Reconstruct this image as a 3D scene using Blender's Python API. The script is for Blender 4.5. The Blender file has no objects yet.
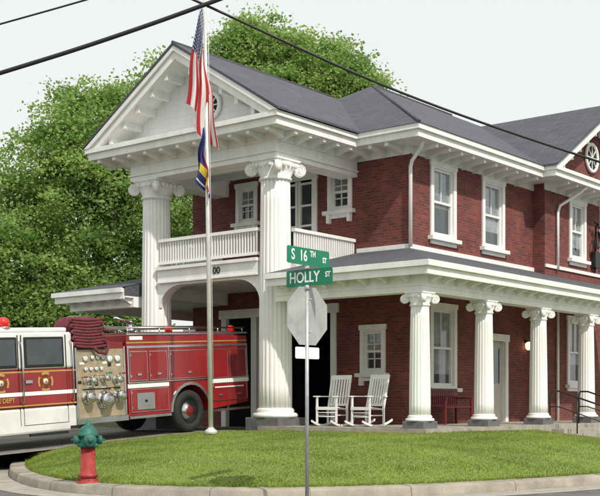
import bpy, math, random, bmesh
import numpy as np
from mathutils import Matrix, Vector
random.seed(5); rng=np.random.default_rng(5)
H0=1.4; F=1130.0
RD=Vector((.628,.778,0)).normalized(); ANG=math.atan2(RD.y,RD.x)
SD=Vector((RD.y,-RD.x,0)); ZD=Vector((0,0,1))
MS=Matrix.Translation((2.61,24.6,H0))@Matrix.Rotation(ANG,4,'Z')
MI=Matrix.Identity(4)
def pix(u,v,Y): return Vector(((u-300)/F*Y,Y,H0-(v-401)/F*Y))
sc=bpy.context.scene; col=sc.collection
# ---------------- materials
def nodes(name):
    m=bpy.data.materials.new(name); m.use_nodes=True; nt=m.node_tree
    return m,nt,nt.nodes['Principled BSDF']
def N(nt,t,**k):
    n=nt.nodes.new(t)
    for a,b in k.items():
        if a in n.inputs.keys(): n.inputs[a].default_value=b
        else: setattr(n,a,b)
    return n
def c4(c): return (c[0],c[1],c[2],1)
def mat(name,c,rough=.6,metal=0,var=.15,scale=3,bump=0,bscale=40,coat=0,emit=0,streak=False,c2=None):
    m,nt,b=nodes(name); L=nt.links.new
    b.inputs['Roughness'].default_value=rough; b.inputs['Metallic'].default_value=metal
    b.inputs['Coat Weight'].default_value=coat
    tc=N(nt,'ShaderNodeTexCoord'); mp=N(nt,'ShaderNodeMapping'); L(tc.outputs['Object'],mp.inputs[0])
    if streak: mp.inputs['Scale'].default_value=(1,1,.18)
    no=N(nt,'ShaderNodeTexNoise'); no.inputs['Scale'].default_value=scale; no.inputs['Detail'].default_value=6; no.inputs['Roughness'].default_value=.65
    L(mp.outputs[0],no.inputs['Vector'])
    rp=N(nt,'ShaderNodeValToRGB'); rp.color_ramp.elements[0].position=.3; rp.color_ramp.elements[1].position=.7
    d=c2 if c2 else tuple(x*(1-var) for x in c)
    e=c if c2 else tuple(min(.95,x*(1+var*.4)) for x in c)
    rp.color_ramp.elements[0].color=c4(d); rp.color_ramp.elements[1].color=c4(e)
    L(no.outputs[0],rp.inputs[0]); L(rp.outputs[0],b.inputs['Base Color'])
    if bump:
        n2=N(nt,'ShaderNodeTexNoise'); n2.inputs['Scale'].default_value=bscale; n2.inputs['Detail'].default_value=4
        L(tc.outputs['Object'],n2.inputs['Vector'])
        bp=N(nt,'ShaderNodeBump'); bp.inputs['Strength'].default_value=bump; bp.inputs['Distance'].default_value=.02
        L(n2.outputs[0],bp.inputs['Height']); L(bp.outputs[0],b.inputs['Normal'])
    if emit:
        b.inputs['Emission Color'].default_value=c4(c); b.inputs['Emission Strength'].default_value=emit
    return m
def brickmat(name,c1,c2,mo,bw,rh,ms,zs=1,bump=.4,rough=.85,lo=.72,hi=1.25):
    m,nt,b=nodes(name); L=nt.links.new
    tc=N(nt,'ShaderNodeTexCoord'); mp=N(nt,'ShaderNodeMapping'); mp.inputs['Rotation'].default_value=(0,0,-ANG)
    L(tc.outputs['Object'],mp.inputs[0]); sp=N(nt,'ShaderNodeSeparateXYZ'); L(mp.outputs[0],sp.inputs[0])
    ad=N(nt,'ShaderNodeMath',operation='ADD'); L(sp.outputs[0],ad.inputs[0]); L(sp.outputs[1],ad.inputs[1])
    mu=N(nt,'ShaderNodeMath',operation='MULTIPLY'); L(sp.outputs[2],mu.inputs[0]); mu.inputs[1].default_value=zs
    cb=N(nt,'ShaderNodeCombineXYZ'); L(ad.outputs[0],cb.inputs[0]); L(mu.outputs[0],cb.inputs[1])
    br=N(nt,'ShaderNodeTexBrick'); L(cb.outputs[0],br.inputs['Vector'])
    br.inputs['Scale'].default_value=1; br.inputs['Brick Width'].default_value=bw; br.inputs['Row Height'].default_value=rh
    br.inputs['Mortar Size'].default_value=ms; br.inputs['Color1'].default_value=c4(c1); br.inputs['Color2'].default_value=c4(c2); br.inputs['Mortar'].default_value=c4(mo)
    br.inputs['Bias'].default_value=0
    no=N(nt,'ShaderNodeTexNoise'); no.inputs['Scale'].default_value=1.1; no.inputs['Detail'].default_value=7; no.inputs['Roughness'].default_value=.7
    L(tc.outputs['Object'],no.inputs['Vector'])
    mr=N(nt,'ShaderNodeMapRange'); mr.inputs[1].default_value=.3; mr.inputs[2].default_value=.7; mr.inputs[3].default_value=lo; mr.inputs[4].default_value=hi
    L(no.outputs[0],mr.inputs[0])
    mx=N(nt,'ShaderNodeVectorMath',operation='SCALE'); L(br.outputs[0],mx.inputs[0]); L(mr.outputs[0],mx.inputs['Scale'])
    L(mx.outputs[0],b.inputs['Base Color']); b.inputs['Roughness'].default_value=rough
    bp=N(nt,'ShaderNodeBump'); bp.invert=True; bp.inputs['Strength'].default_value=bump; bp.inputs['Distance'].default_value=.01
    L(br.outputs['Fac'],bp.inputs['Height']); L(bp.outputs[0],b.inputs['Normal'])
    return m
M={}
M['brick']=brickmat('red_brick',(.225,.048,.037),(.115,.030,.025),(.155,.085,.072),.215,.074,.009,bump=.35,lo=.62,hi=1.28)
M['slate']=brickmat('slate_shingle',(.092,.098,.115),(.068,.073,.087),(.038,.04,.048),.24,.13,.008,zs=1.95,bump=.6,rough=.78,lo=.85,hi=1.12)
M['white']=mat('white_paint',(.82,.82,.79),.5,var=.14,scale=2.6,streak=True)
M['white2']=mat('white_siding',(.76,.77,.77),.6,var=.12,scale=2,streak=True)
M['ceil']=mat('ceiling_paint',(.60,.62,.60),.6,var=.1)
M['stone']=mat('pedestal_stone',(.14,.14,.15),.8,var=.35,scale=6,bump=.3)
M['conc']=mat('concrete',(.36,.33,.28),.85,var=.35,scale=4,bump=.3,bscale=60)
M['kerb']=mat('kerb_concrete',(.33,.295,.24),.9,var=.4,scale=2.0,bump=.4,bscale=30)
M['joint']=mat('kerb_joint',(.13,.115,.095),.9)
M['asph']=mat('asphalt',(.14,.135,.125),.9,var=.4,scale=1.3,bump=.5,bscale=90)
M['drive']=mat('driveway_concrete',(.24,.225,.195),.9,var=.4,scale=1.5,bump=.3,bscale=70)
M['dirt']=mat('ground_soil',(.07,.085,.035),.95,var=.5,scale=.5)
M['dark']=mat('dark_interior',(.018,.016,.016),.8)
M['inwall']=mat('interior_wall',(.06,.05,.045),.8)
M['glass']=mat('window_glass',(.035,.045,.055),.04,var=.6,scale=1.2,coat=1)
M['blind']=mat('window_blind_glass',(.30,.34,.36),.12,var=.75,scale=1.5,coat=1)
M['door']=mat('door_paint',(.55,.53,.48),.5)
M['red']=mat('engine_red',(.28,.012,.014),.30,var=.3,scale=1.2,coat=.6)
M['redd']=mat('engine_dark_red',(.18,.01,.012),.38,var=.25,coat=.4)
M['twhite']=mat('engine_white',(.72,.72,.70),.3,var=.16,scale=2,coat=.5)
M['gold']=mat('gold_leaf',(.65,.42,.12),.35,metal=.5)
M['chrome']=mat('chrome',(.66,.67,.68),.2,metal=1,var=.2)
M['alu']=mat('brushed_panel',(.46,.38,.26),.42,metal=.35,var=.3,scale=6)
M['rub']=mat('tyre_rubber',(.022,.022,.022),.8,var=.3,bump=.2)
M['black']=mat('black_metal',(.015,.015,.016),.45)
M['hose']=mat('hose_fabric',(.15,.028,.04),.9,var=.45,scale=12,bump=.3)
M['redlens']=mat('red_lens',(.6,.01,.01),.15,coat=1,emit=.3)
M['hred']=mat('hydrant_red',(.34,.035,.03),.55,var=.45,scale=9,bump=.15)
M['hgreen']=mat('hydrant_green',(.02,.14,.105),.55,var=.45,scale=9,bump=.15)
M['sgreen']=mat('sign_green',(.0,.19,.10),.35,var=.12)
M['swhite']=mat('sign_white',(.85,.87,.85),.4,var=.03)
M['galv']=mat('galvanised_steel',(.50,.51,.52),.45,metal=.55,var=.25,scale=8)
M['signback']=mat('sign_back_aluminium',(.46,.47,.46),.5,metal=.3,var=.3,scale=4)
M['pole']=mat('flagpole_aluminium',(.68,.68,.66),.4,metal=.3,var=.15)
M['chair']=mat('chair_paint',(.80,.80,.78),.5,var=.12)
M['bench']=mat('bench_red',(.15,.013,.018),.5)
M['lamp']=mat('lamp_glow',(1,.75,.4),.4,emit=3)
M['bark']=mat('tree_bark',(.10,.075,.055),.95,var=.5,scale=5,bump=.8,bscale=12)
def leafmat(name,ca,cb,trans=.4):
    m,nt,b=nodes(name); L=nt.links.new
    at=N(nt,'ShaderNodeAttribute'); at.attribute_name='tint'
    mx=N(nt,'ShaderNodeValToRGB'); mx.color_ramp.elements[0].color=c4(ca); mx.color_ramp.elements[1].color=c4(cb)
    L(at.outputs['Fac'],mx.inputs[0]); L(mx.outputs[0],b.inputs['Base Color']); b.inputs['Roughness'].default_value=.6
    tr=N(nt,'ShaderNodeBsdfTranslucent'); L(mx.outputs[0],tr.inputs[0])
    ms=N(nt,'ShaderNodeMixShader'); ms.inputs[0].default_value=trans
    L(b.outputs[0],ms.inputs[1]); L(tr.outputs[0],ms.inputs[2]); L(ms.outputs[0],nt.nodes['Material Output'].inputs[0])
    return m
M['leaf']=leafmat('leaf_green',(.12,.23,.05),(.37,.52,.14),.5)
M['blade']=leafmat('grass_blade',(.12,.19,.025),(.32,.39,.075),.35)
M['lawn']=mat('lawn_turf',(.20,.27,.05),.95,scale=1.2,c2=(.13,.185,.035),bump=.6,bscale=30)
def flagmat():
    m,nt,b=nodes('flag_cloth'); L=nt.links.new
    at=N(nt,'ShaderNodeAttribute'); at.attribute_name='fcol'
    L(at.outputs['Color'],b.inputs['Base Color']); b.inputs['Roughness'].default_value=.8
    tr=N(nt,'ShaderNodeBsdfTranslucent'); L(at.outputs['Color'],tr.inputs[0])
    ms=N(nt,'ShaderNodeMixShader'); ms.inputs[0].default_value=.25
    L(b.outputs[0],ms.inputs[1]); L(tr.outputs[0],ms.inputs[2]); L(ms.outputs[0],nt.nodes['Material Output'].inputs[0])
    return m
M['flag']=flagmat()
# ---------------- mesh builder
class MB:
    def __init__(s,MM=MS,m=('white',)):
        s.v=[];s.f=[];s.mi=[];s.sm=[];s.M=MM;s.mats=list(m);s.cur=0;s.T=None
    def use(s,n):
        if n not in s.mats: s.mats.append(n)
        s.cur=s.mats.index(n); return s
    def add(s,vs,fs,smooth=False):
        o=len(s.v)
        for x in vs:
            x=Vector(x)
            if s.T is not None: x=s.T@x
            s.v.append(x)
        for f in fs: s.f.append([i+o for i in f]); s.mi.append(s.cur); s.sm.append(smooth)
    def box(s,x0,x1,y0,y1,z0,z1):
        vs=[(x,y,z) for z in (z0,z1) for y in (y0,y1) for x in (x0,x1)]
        s.add(vs,[(0,2,3,1),(4,5,7,6),(0,1,5,4),(2,6,7,3),(0,4,6,2),(1,3,7,5)]); return s
    def prism(s,poly,vec):
        n=len(poly); v=Vector(vec); a=[Vector(p) for p in poly]
        s.add(a+[p+v for p in a],[tuple(range(n)),tuple(range(2*n-1,n-1,-1))]+[(i,(i+1)%n,n+(i+1)%n,n+i) for i in range(n)]); return s
    def cyl(s,p0,p1,r0,r1=None,n=16,smooth=True):
        r1=r0 if r1 is None else r1
        p0=Vector(p0);p1=Vector(p1);d=(p1-p0).normalized()
        a=d.orthogonal().normalized(); b=d.cross(a)
        vs=[]
        for p,r in((p0,r0),(p1,r1)):
            for i in range(n):
                t=2*math.pi*i/n; vs.append(p+a*math.cos(t)*r+b*math.sin(t)*r)
        s.add(vs,[(i,(i+1)%n,n+(i+1)%n,n+i) for i in range(n)],smooth)
        o=len(s.v)-2*n
        s.f.append([o+i for i in range(n)][::-1]);s.mi.append(s.cur);s.sm.append(False)
        s.f.append([o+n+i for i in range(n)]);s.mi.append(s.cur);s.sm.append(False); return s
    def lathe(s,c,prof,n=24,flute=0,nf=20,axis=None,smooth=True):
        c=Vector(c); ax=Vector(axis) if axis else ZD; ax=ax.normalized()
        a=ax.orthogonal().normalized(); b=ax.cross(a); vs=[]
        for r,z in prof:
            for i in range(n):
                t=2*math.pi*i/n; rr=r
                if flute: rr=r-flute*max(0,math.sin(t*nf)) 
                vs.append(c+a*math.cos(t)*rr+b*math.sin(t)*rr+ax*z)
        k=len(prof); fs=[]
        for j in range(k-1):
            for i in range(n): fs.append((j*n+i,j*n+(i+1)%n,(j+1)*n+(i+1)%n,(j+1)*n+i))
        fs.append(tuple(range(n))[::-1]); fs.append(tuple(range((k-1)*n,k*n)))
        s.add(vs,fs,smooth); return s
    def tube(s,pts,r,n=6):
        pts=[Vector(p) for p in pts]; vs=[];k=len(pts); up=None
        for j,p in enumerate(pts):
            d=(pts[min(j+1,k-1)]-pts[max(j-1,0)]).normalized()
            if up is None: a=d.orthogonal().normalized()
            else:
                a=(up-d*up.dot(d)); a=a.normalized() if a.length>1e-5 else d.orthogonal().normalized()
            up=a; b=d.cross(a); rr=r[j] if isinstance(r,(list,tuple)) else r
            for i in range(n):
                t=2*math.pi*i/n; vs.append(p+a*math.cos(t)*rr+b*math.sin(t)*rr)
        fs=[(j*n+i,j*n+(i+1)%n,(j+1)*n+(i+1)%n,(j+1)*n+i) for j in range(k-1) for i in range(n)]
        fs+= [tuple(range(n))[::-1],tuple(range((k-1)*n,k*n))]
        s.add(vs,fs,True); return s
WL={}
def tag(o,label=None,category=None,kind=None,group=None):
    if label:o['label']=label
    if category:o['category']=category
    if kind:o['kind']=kind
    if group:o['group']=group
def link(o,parent,origin):
    WL[o.name]=Vector(origin)
    if parent: o.parent=parent; o.location=Vector(origin)-WL[parent.name]
    else: o.location=origin
    col.objects.link(o)
def make(mb,name,parent=None,bevel=0,fix=True,**tg):
    V=[mb.M@v for v in mb.v]
    xs=[v.x for v in V];ys=[v.y for v in V];zs=[v.z for v in V]
    org=Vector(((min(xs)+max(xs))/2,(min(ys)+max(ys))/2,min(zs)))
    me=bpy.data.meshes.new(name); me.from_pydata([v-org for v in V],[],mb.f)
    for n in mb.mats: me.materials.append(M[n])
    me.polygons.foreach_set('material_index',mb.mi); me.polygons.foreach_set('use_smooth',mb.sm)
    if fix:
        bm=bmesh.new(); bm.from_mesh(me); bmesh.ops.recalc_face_normals(bm,faces=bm.faces); bm.to_mesh(me); bm.free()
    o=bpy.data.objects.new(name,me); link(o,parent,org); tag(o,**tg)
    if bevel:
        b=o.modifiers.new('bevel','BEVEL'); b.width=bevel; b.segments=2; b.limit_method='ANGLE'
    return o
def empty(name,loc,**tg):
    o=bpy.data.objects.new(name,None); o.empty_display_size=.3; link(o,None,loc); tag(o,**tg); return o
def ctree(o,parent,delta,rot=0,**tg):
    kids=[c for c in col.objects if c.parent==o]
    n=o.copy(); col.objects.link(n)
    if parent: n.parent=parent
    n.location=o.location+Vector(delta); n.rotation_euler.z+=rot
    for c in kids:
        k=c.copy(); col.objects.link(k); k.parent=n
        for c2 in [q for q in col.objects if q.parent==c]:
            k2=c2.copy(); col.objects.link(k2); k2.parent=k
    tag(n,**tg); return n
def text(s,size,origin,right,up,matn,name,parent,ext=.003,bold=.0,sx=1):
    cu=bpy.data.curves.new('t','FONT'); cu.body=s; cu.size=size; cu.extrude=ext; cu.align_x='CENTER'; cu.align_y='CENTER'; cu.offset=bold
    to=bpy.data.objects.new('t',cu); col.objects.link(to)
    dg=bpy.context.evaluated_depsgraph_get(); me=bpy.data.meshes.new_from_object(to.evaluated_get(dg))
    bpy.data.objects.remove(to)
    right=Vector(right).normalized(); up=Vector(up).normalized(); nn=right.cross(up)
    T=Matrix(((right.x,up.x,nn.x,0),(right.y,up.y,nn.y,0),(right.z,up.z,nn.z,0),(0,0,0,1)))@Matrix.Diagonal((sx,1,1,1))
    me.transform(T); me.materials.clear(); me.materials.append(M[matn]); me.name=name
    o=bpy.data.objects.new(name,me); link(o,parent,origin); return o
# ---------------- setting
def sheet(name,pts,z,matn,kind='structure',mm=MI):
    mb=MB(mm,(matn,)); mb.add([(x,y,z) for x,y in pts],[tuple(range(len(pts)))]); return make(mb,name,fix=False,kind=kind)
sheet('ground',[(-600,-300),(600,-300),(600,900),(-600,900)],-.05,'dirt')
sheet('road',[(-70,-30),(70,-30),(70,60),(-70,60)],0,'asph')
def dz(a):
    if a>=-1: return -.74
    if a>=-7: return -.74+(a+1)*.056
    t=min(1,(a+7)/-6.0); return -1.076*(1-t)-1.395*t
aa=[-16+.5*i for i in range(101)]
def strip(name,b0,b1,off,matn):
    mb=MB(MS,(matn,)); vs=[];fs=[]
    bb=[b0+(b1-b0)*i/8 for i in range(9)]
    for a in aa:
        for b in bb: vs.append((a,b,dz(a)+off))
    for i in range(len(aa)-1):
        for j in range(8): fs.append((i*9+j,i*9+j+1,(i+1)*9+j+1,(i+1)*9+j))
    mb.add(vs,fs,True); return make(mb,name,fix=False,kind='structure')
strip('terrain',10.0,60,-.01,'dirt')
strip('driveway',5.3,10.0,0,'drive')
mb=MB(MS,('dirt',)); mb.add([(-.3,-.3,-.75),(34,-.3,-.75),(34,10.0,-.75),(-.3,10.0,-.75)],[(0,1,2,3)]); make(mb,'building_plot',fix=False,kind='structure')
sheet('path',[(4.3,.3),(30,.3),(30,-3.6),(4.3,-3.6)],-1.05,'conc',mm=MS)
def P(a,b): 
    v=MS@Vector((a,-b,0)); return (v.x,v.y)
outer=[(-5.75,23.7),(-4.95,20.6),(-3.9,18.2),(-2.85,17.05),(-1.4,16.4),(0,16.35),(1.5,16.85),(3.3,17.95),(5.3,19.6),(8.5,23.1),(16,32.5)]
inner=[P(-6.1,-5.32)+(-1.09,),P(-4,-5.3)+(-.90,),P(-2.3,-5.3)+(-.80,),P(-.6,-5.3)+(-.74,),P(-.3,-3.5)+(-.70,),P(-.3,-1.8)+(-.70,),P(-.3,.34)+(-.70,),P(2.2,.34)+(-.70,),P(4.7,.36)+(-.72,),P(5.1,2.3)+(-.99,),P(18,2.7)+(-1.02,)]
def cat(p,t):
    n=len(p)-1; x=t*n; i=min(int(x),n-1); f=x-i
    g=lambda k: np.array(p[max(0,min(n,k))],float)
    a,b,c,d=g(i-1),g(i),g(i+1),g(i+2)
    return .5*((2*b)+(-a+c)*f+(2*a-5*b+4*c-d)*f*f+(-a+3*b-3*c+d)*f**3)
def lin(p,t):
    n=len(p)-1; x=t*n; i=min(int(x),n-1); f=x-i
    return np.array(p[i])*(1-f)+np.array(p[i+1])*f
def lawnpt(t,w):
    o=cat(outer,t); i=lin(inner,t); xy=o*(1-w)+i[:2]*w
    z=-1.27+(i[2]+1.27)*(1-(1-w)**2.1)
    z+=.03*math.sin(xy[0]*1.3+1)*math.sin(xy[1]*.9)*min(1,6*w*(1-w)*1.5)
    return xy[0],xy[1],z+H0
NT,NW=150,30
mb=MB(MI,('lawn',)); vs=[lawnpt(i/NT,j/NW) for i in range(NT+1) for j in range(NW+1)]
fs=[(i*(NW+1)+j,(i+1)*(NW+1)+j,(i+1)*(NW+1)+j+1,i*(NW+1)+j+1) for i in range(NT) for j in range(NW)]
mb.add(vs,fs,True); make(mb,'lawn',fix=False,kind='structure')
mb=MB(MI,('kerb',)); K=160; ring=[]
for i in range(K+1):
    t=i/K; p=cat(outer,t); q=cat(outer,min(1,t+.004))-cat(outer,max(0,t-.004)); q/=np.linalg.norm(q)
    nrm=np.array((q[1],-q[0])); jg=rng.normal(0,.0025,2)
    for d,z in ((.32,-.02),(.30+jg[0],.115),(.285+jg[0],.135),(.26+jg[0],.145+jg[1]),(.02,.155+jg[1]),(-.05,.12)):
        ring.append((p[0]+nrm[0]*d,p[1]+nrm[1]*d,z))
fs=[(i*6+j,(i+1)*6+j,(i+1)*6+j+1,i*6+j+1) for i in range(K) for j in range(5)]
mb.add(ring,fs,True)
mb.use('joint')
for i in range(6,K,15):
    t=i/K; p=cat(outer,t); q=cat(outer,min(1,t+.004))-cat(outer,max(0,t-.004)); q/=np.linalg.norm(q); nrm=np.array((q[1],-q[0]))
    pr=[(.326,0),(.306,.118),(.29,.139),(.262,.151),(.02,.161),(.02,.14),(.28,0)]
    mb.prism([(p[0]+nrm[0]*d-q[0]*.003,p[1]+nrm[1]*d-q[1]*.003,z) for d,z in pr],(q[0]*.006,q[1]*.006,0))
make(mb,'kerb',fix=False,kind='structure')
mb=MB(MI,('conc',)); ring=[]
for i in range(K+1):
    t=i/K; p=cat(outer,t); q=cat(outer,min(1,t+.004))-cat(outer,max(0,t-.004)); q/=np.linalg.norm(q); nrm=np.array((q[1],-q[0]))
    for d in (.33,.95): ring.append((p[0]+nrm[0]*d,p[1]+nrm[1]*d,.005))
mb.add(ring,[(i*2,(i+1)*2,(i+1)*2+1,i*2+1) for i in range(K)]); make(mb,'gutter_pavement',fix=False,kind='structure')
def cloud(name,V,k,tint,matn,parent=None,**tg):
    n=len(V)//k; me=bpy.data.meshes.new(name)
    org=np.array([(V[:,0].min()+V[:,0].max())/2,(V[:,1].min()+V[:,1].max())/2,V[:,2].min()])
    me.vertices.add(len(V)); me.vertices.foreach_set('co',(V-org).astype(np.float32).ravel())
    me.loops.add(len(V)); me.loops.foreach_set('vertex_index',np.arange(len(V),dtype=np.int32))
    me.polygons.add(n); me.polygons.foreach_set('loop_start',np.arange(0,len(V),k,dtype=np.int32)); me.polygons.foreach_set('loop_total',np.full(n,k,dtype=np.int32))
    me.update(calc_edges=True)
    at=me.attributes.new('tint','FLOAT','POINT'); at.data.foreach_set('value',np.repeat(tint,k).astype(np.float32))
    me.materials.append(M[matn]); o=bpy.data.objects.new(name,me); link(o,parent,Vector(org)); tag(o,**tg); return o
NB=170000
grid=np.array(vs).reshape(NT+1,NW+1,3)
t=rng.random(NB)*.88*NT; w=rng.random(NB)**1.15*NW; i0=t.astype(int); j0=w.astype(int); ft=(t-i0)[:,None]; fw=(w-j0)[:,None]
base=(grid[i0,j0]*(1-ft)*(1-fw)+grid[i0+1,j0]*ft*(1-fw)+grid[i0,j0+1]*(1-ft)*fw+grid[i0+1,j0+1]*ft*fw)
th=rng.random(NB)*2*np.pi; hgt=.014+.024*rng.random(NB)**1.5; wd=.005+.006*rng.random(NB)
hgt*=1+.6*np.clip(np.sin(base[:,0]*2.9)*np.sin(base[:,1]*3.3+base[:,0]),0,1)
hgt=np.where(w<.7,hgt*2.0,hgt)
dx=np.stack([np.cos(th),np.sin(th),np.zeros(NB)],1)*wd[:,None]
ln=np.stack([rng.normal(0,.014,NB),rng.normal(0,.014,NB)-np.where(w<.7,.02,0),hgt],1)
base[:,2]-=.004
V=np.stack([base-dx,base+dx,base+ln],1).reshape(-1,3)
pt=.5+.25*np.sin(base[:,0]*1.7+np.sin(base[:,1]*1.3)*2)*np.cos(base[:,1]*1.1)+.16*np.sin(base[:,0]*7+base[:,1]*2)*np.sin(base[:,1]*6)+rng.normal(0,.2,NB)
cloud('grass',V,3,np.clip(pt,0,1),'blade',kind='stuff')
# ---------------- station
ST=empty('fire_station',MS@Vector((3.2,6.2,-.74)),label='two-storey red brick fire station with white columned portico',category='building')
def lawall(mb,face,pl,u0,u1,z0,z1,ops,rev=.2):
    us=sorted({u0,u1,*[o[0] for o in ops],*[o[1] for o in ops]}); zs=sorted({z0,z1,*[o[2] for o in ops],*[o[3] for o in ops]})
    def pt(u,d,z): return (pl-d,u,z) if face=='F1' else (u,pl-d,z)
    for i in range(len(us)-1):
        for j in range(len(zs)-1):
            cu=(us[i]+us[i+1])/2; cz=(zs[j]+zs[j+1])/2
            if any(o[0]<cu<o[1] and o[2]<cz<o[3] for o in ops): continue
            a,b,c,d=us[i],us[i+1],zs[j],zs[j+1]
            mb.add([pt(a,0,c),pt(b,0,c),pt(b,0,d),pt(a,0,d)],[(0,1,2,3)])
    for o in ops:
        a,b,c,d=o
        for p,q in (((a,c),(b,c)),((b,c),(b,d)),((b,d),(a,d)),((a,d),(a,c))):
            mb.add([pt(p[0],0,p[1]),pt(q[0],0,q[1]),pt(q[0],-rev,q[1]),pt(p[0],-rev,p[1])],[(0,1,2,3)])
def fb(mb,face,pl,c0,c1,d0,d1,z0,z1):
    if face=='F1': mb.box(pl-d1,pl-d0,c0,c1,z0,z1)
    else: mb.box(c0,c1,pl-d1,pl-d0,z0,z1)
def window(face,pl,c,w,z0,z1,kind='blind',small=False,cas=.11):
    a,b=c-w/2,c+w/2
    f=MB() 
    fb(f,face,pl,a-cas,a+.03,-.12,.045,z0,z1); fb(f,face,pl,b-.03,b+cas,-.12,.045,z0,z1)
    fb(f,face,pl,a-cas-.03,b+cas+.03,-.12,.06,z1,z1+.13); fb(f,face,pl,a+.03,b-.03,-.12,.03,z0,z0+.06)
    fb(f,face,pl,a+.03,b-.03,-.12,.03,z1-.05,z1)
    zm=(z0+z1)/2
    fb(f,face,pl,a+.03,a+.09,-.10,-.03,z0+.06,z1-.05); fb(f,face,pl,b-.09,b-.03,-.10,-.03,z0+.06,z1-.05)
    fb(f,face,pl,a+.09,b-.09,-.10,-.02,zm-.03,zm+.03)
    fb(f,face,pl,a+.09,b-.09,-.10,-.03,z1-.11,z1-.05); fb(f,face,pl,a+.09,b-.09,-.10,-.03,z0+.06,z0+.13)
    if small:
        for k in (1,2): 
            zz=z0+(z1-z0)*k/3
            if abs(zz-zm)>.1: fb(f,face,pl,a+.09,b-.09,-.095,-.05,zz-.012,zz+.012)
        fb(f,face,pl,c-.012,c+.012,-.095,-.05,z0+.13,zm-.03); fb(f,face,pl,c-.012,c+.012,-.095,-.05,zm+.03,z1-.11)
    else:
        fb(f,face,pl,c-.012,c+.012,-.095,-.05,zm+.03,z1-.11)
    fo=make(f,'window',ST)
    g=MB(MS,(kind,'glass')); g.use(kind); fb(g,face,pl,a+.05,b-.05,-.105,-.085,zm,z1-.06)
    bz=rng.uniform(.05,.75) if not small else 0
    zb=zm-(zm-z0-.07)*bz
    g.use('glass'); fb(g,face,pl,a+.05,b-.05,-.118,-.10,z0+.07,zb)
    if bz: g.use(kind); fb(g,face,pl,a+.05,b-.05,-.118,-.10,zb,zm)
    make(g,'pane',fo)
    s=MB(); fb(s,face,pl,a-cas-.1,b+cas+.1,-.1,.15,z0-.1,z0)
    fb(s,face,pl,a-cas,b+cas,0,.05,z0-.2,z0-.1)
    if small:
        for q in (a-.08,b-.02): fb(s,face,pl,q,q+.1,.0,.11,z0-.32,z0-.1)
    make(s,'sill',fo)
F1X,F2Y=3.2,2.4
f1w=[(4.57,.62,5.05,6.05),(7.87,.62,5.05,6.05),(3.5,.62,.72,1.85)]
f2w=[(4.83,1.05,4.3,6.15),(7.5,1.05,4.3,6.15),(4.83,1.1,.34,2.45)]
byw=[(12.1,.95,4.4,6.15),(14.3,.9,4.4,6.15),(12.0,1.05,.5,2.5)]
w=MB(MS,('brick','inwall')) 
o1=[(c-ww/2,c+ww/2,a,b) for c,ww,a,b in f1w]+[(5.45,6.65,3.5,6.0),(4.8,8.7,-.76,2.35)]
lawall(w,'F1',F1X,2.4,10.0,-.76,6.47,o1)
lawall(w,'F2',F2Y,3.2,9.9,-.76,6.47,[(c-ww/2,c+ww/2,a,b) for c,ww,a,b in f2w]+[(7.2,8.2,-.6,1.7)])
lawall(w,'F2',2.0,9.9,16.3,-.76,6.47,[(c-ww/2,c+ww/2,a,b) for c,ww,a,b in byw])
w.add([(9.9,2.0,-.76),(9.9,2.4,-.76),(9.9,2.4,6.47),(9.9,2.0,6.47)],[(0,1,2,3)])
w.add([(16.3,2.0,-.76),(16.3,10,-.76),(16.3,10,6.47),(16.3,2.0,6.47)],[(0,1,2,3)])
w.add([(3.2,10,-.76),(16.3,10,-.76),(16.3,10,6.47),(3.2,10,6.47)],[(0,1,2,3)])
w.add([(9.4,2.02,6.72),(16.8,2.02,6.72),(13.1,2.02,9.0)],[(0,1,2)])
make(w,'wall',ST,fix=False)
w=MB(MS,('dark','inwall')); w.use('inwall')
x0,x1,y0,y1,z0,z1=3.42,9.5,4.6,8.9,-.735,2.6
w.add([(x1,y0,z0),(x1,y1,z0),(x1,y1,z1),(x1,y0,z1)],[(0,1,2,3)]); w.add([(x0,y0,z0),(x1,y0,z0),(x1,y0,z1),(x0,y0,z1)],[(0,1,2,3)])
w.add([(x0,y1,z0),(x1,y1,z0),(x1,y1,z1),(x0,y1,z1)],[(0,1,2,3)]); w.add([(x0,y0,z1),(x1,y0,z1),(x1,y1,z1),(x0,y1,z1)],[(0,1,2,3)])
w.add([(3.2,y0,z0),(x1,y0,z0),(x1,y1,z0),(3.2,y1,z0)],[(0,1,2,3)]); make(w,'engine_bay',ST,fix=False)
for c,ww,a,b in f1w: window('F1',F1X,c,ww,a,b,'blind',True,.09)
for c,ww,a,b in f2w: window('F2',F2Y,c,ww,a,b)
for c,ww,a,b in byw: window('F2',2.0,c,ww,a,b)
f=MB(); fb(f,'F1',F1X,4.68,4.86,-.1,.05,-.74,2.35); fb(f,'F1',F1X,8.64,8.82,-.1,.05,-.74,2.35); fb(f,'F1',F1X,4.6,8.9,-.1,.07,2.35,2.6)
fb(f,'F1',F1X,7.48,7.68,-.1,.05,-.74,2.35); make(f,'bay_door_frame',ST)
f=MB(); y0,y1=5.45,6.65
fb(f,'F1',F1X,y0-.12,y0+.04,-.15,.05,3.5,6.0); fb(f,'F1',F1X,y1-.04,y1+.12,-.15,.05,3.5,6.0); fb(f,'F1',F1X,y0-.15,y1+.15,-.15,.08,6.0,6.22)
ym=(y0+y1)/2
for q in (y0+.04,ym-.09,ym+.01,y1-.12): fb(f,'F1',F1X,q,q+.08,-.12,-.04,3.5,6.0)
for zz in (3.5,4.2,4.75,5.3,5.9): fb(f,'F1',F1X,y0+.12,ym-.09,-.115,-.05,zz,zz+.05+(.15 if zz==3.5 else 0)); fb(f,'F1',F1X,ym+.09,y1-.12,-.115,-.05,zz,zz+.05+(.15 if zz==3.5 else 0))
do=make(f,'balcony_door',ST); g=MB(MS,('glass',)); fb(g,'F1',F1X,y0+.04,y1-.04,-.14,-.122,3.5,6.0); make(g,'pane',do)
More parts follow.
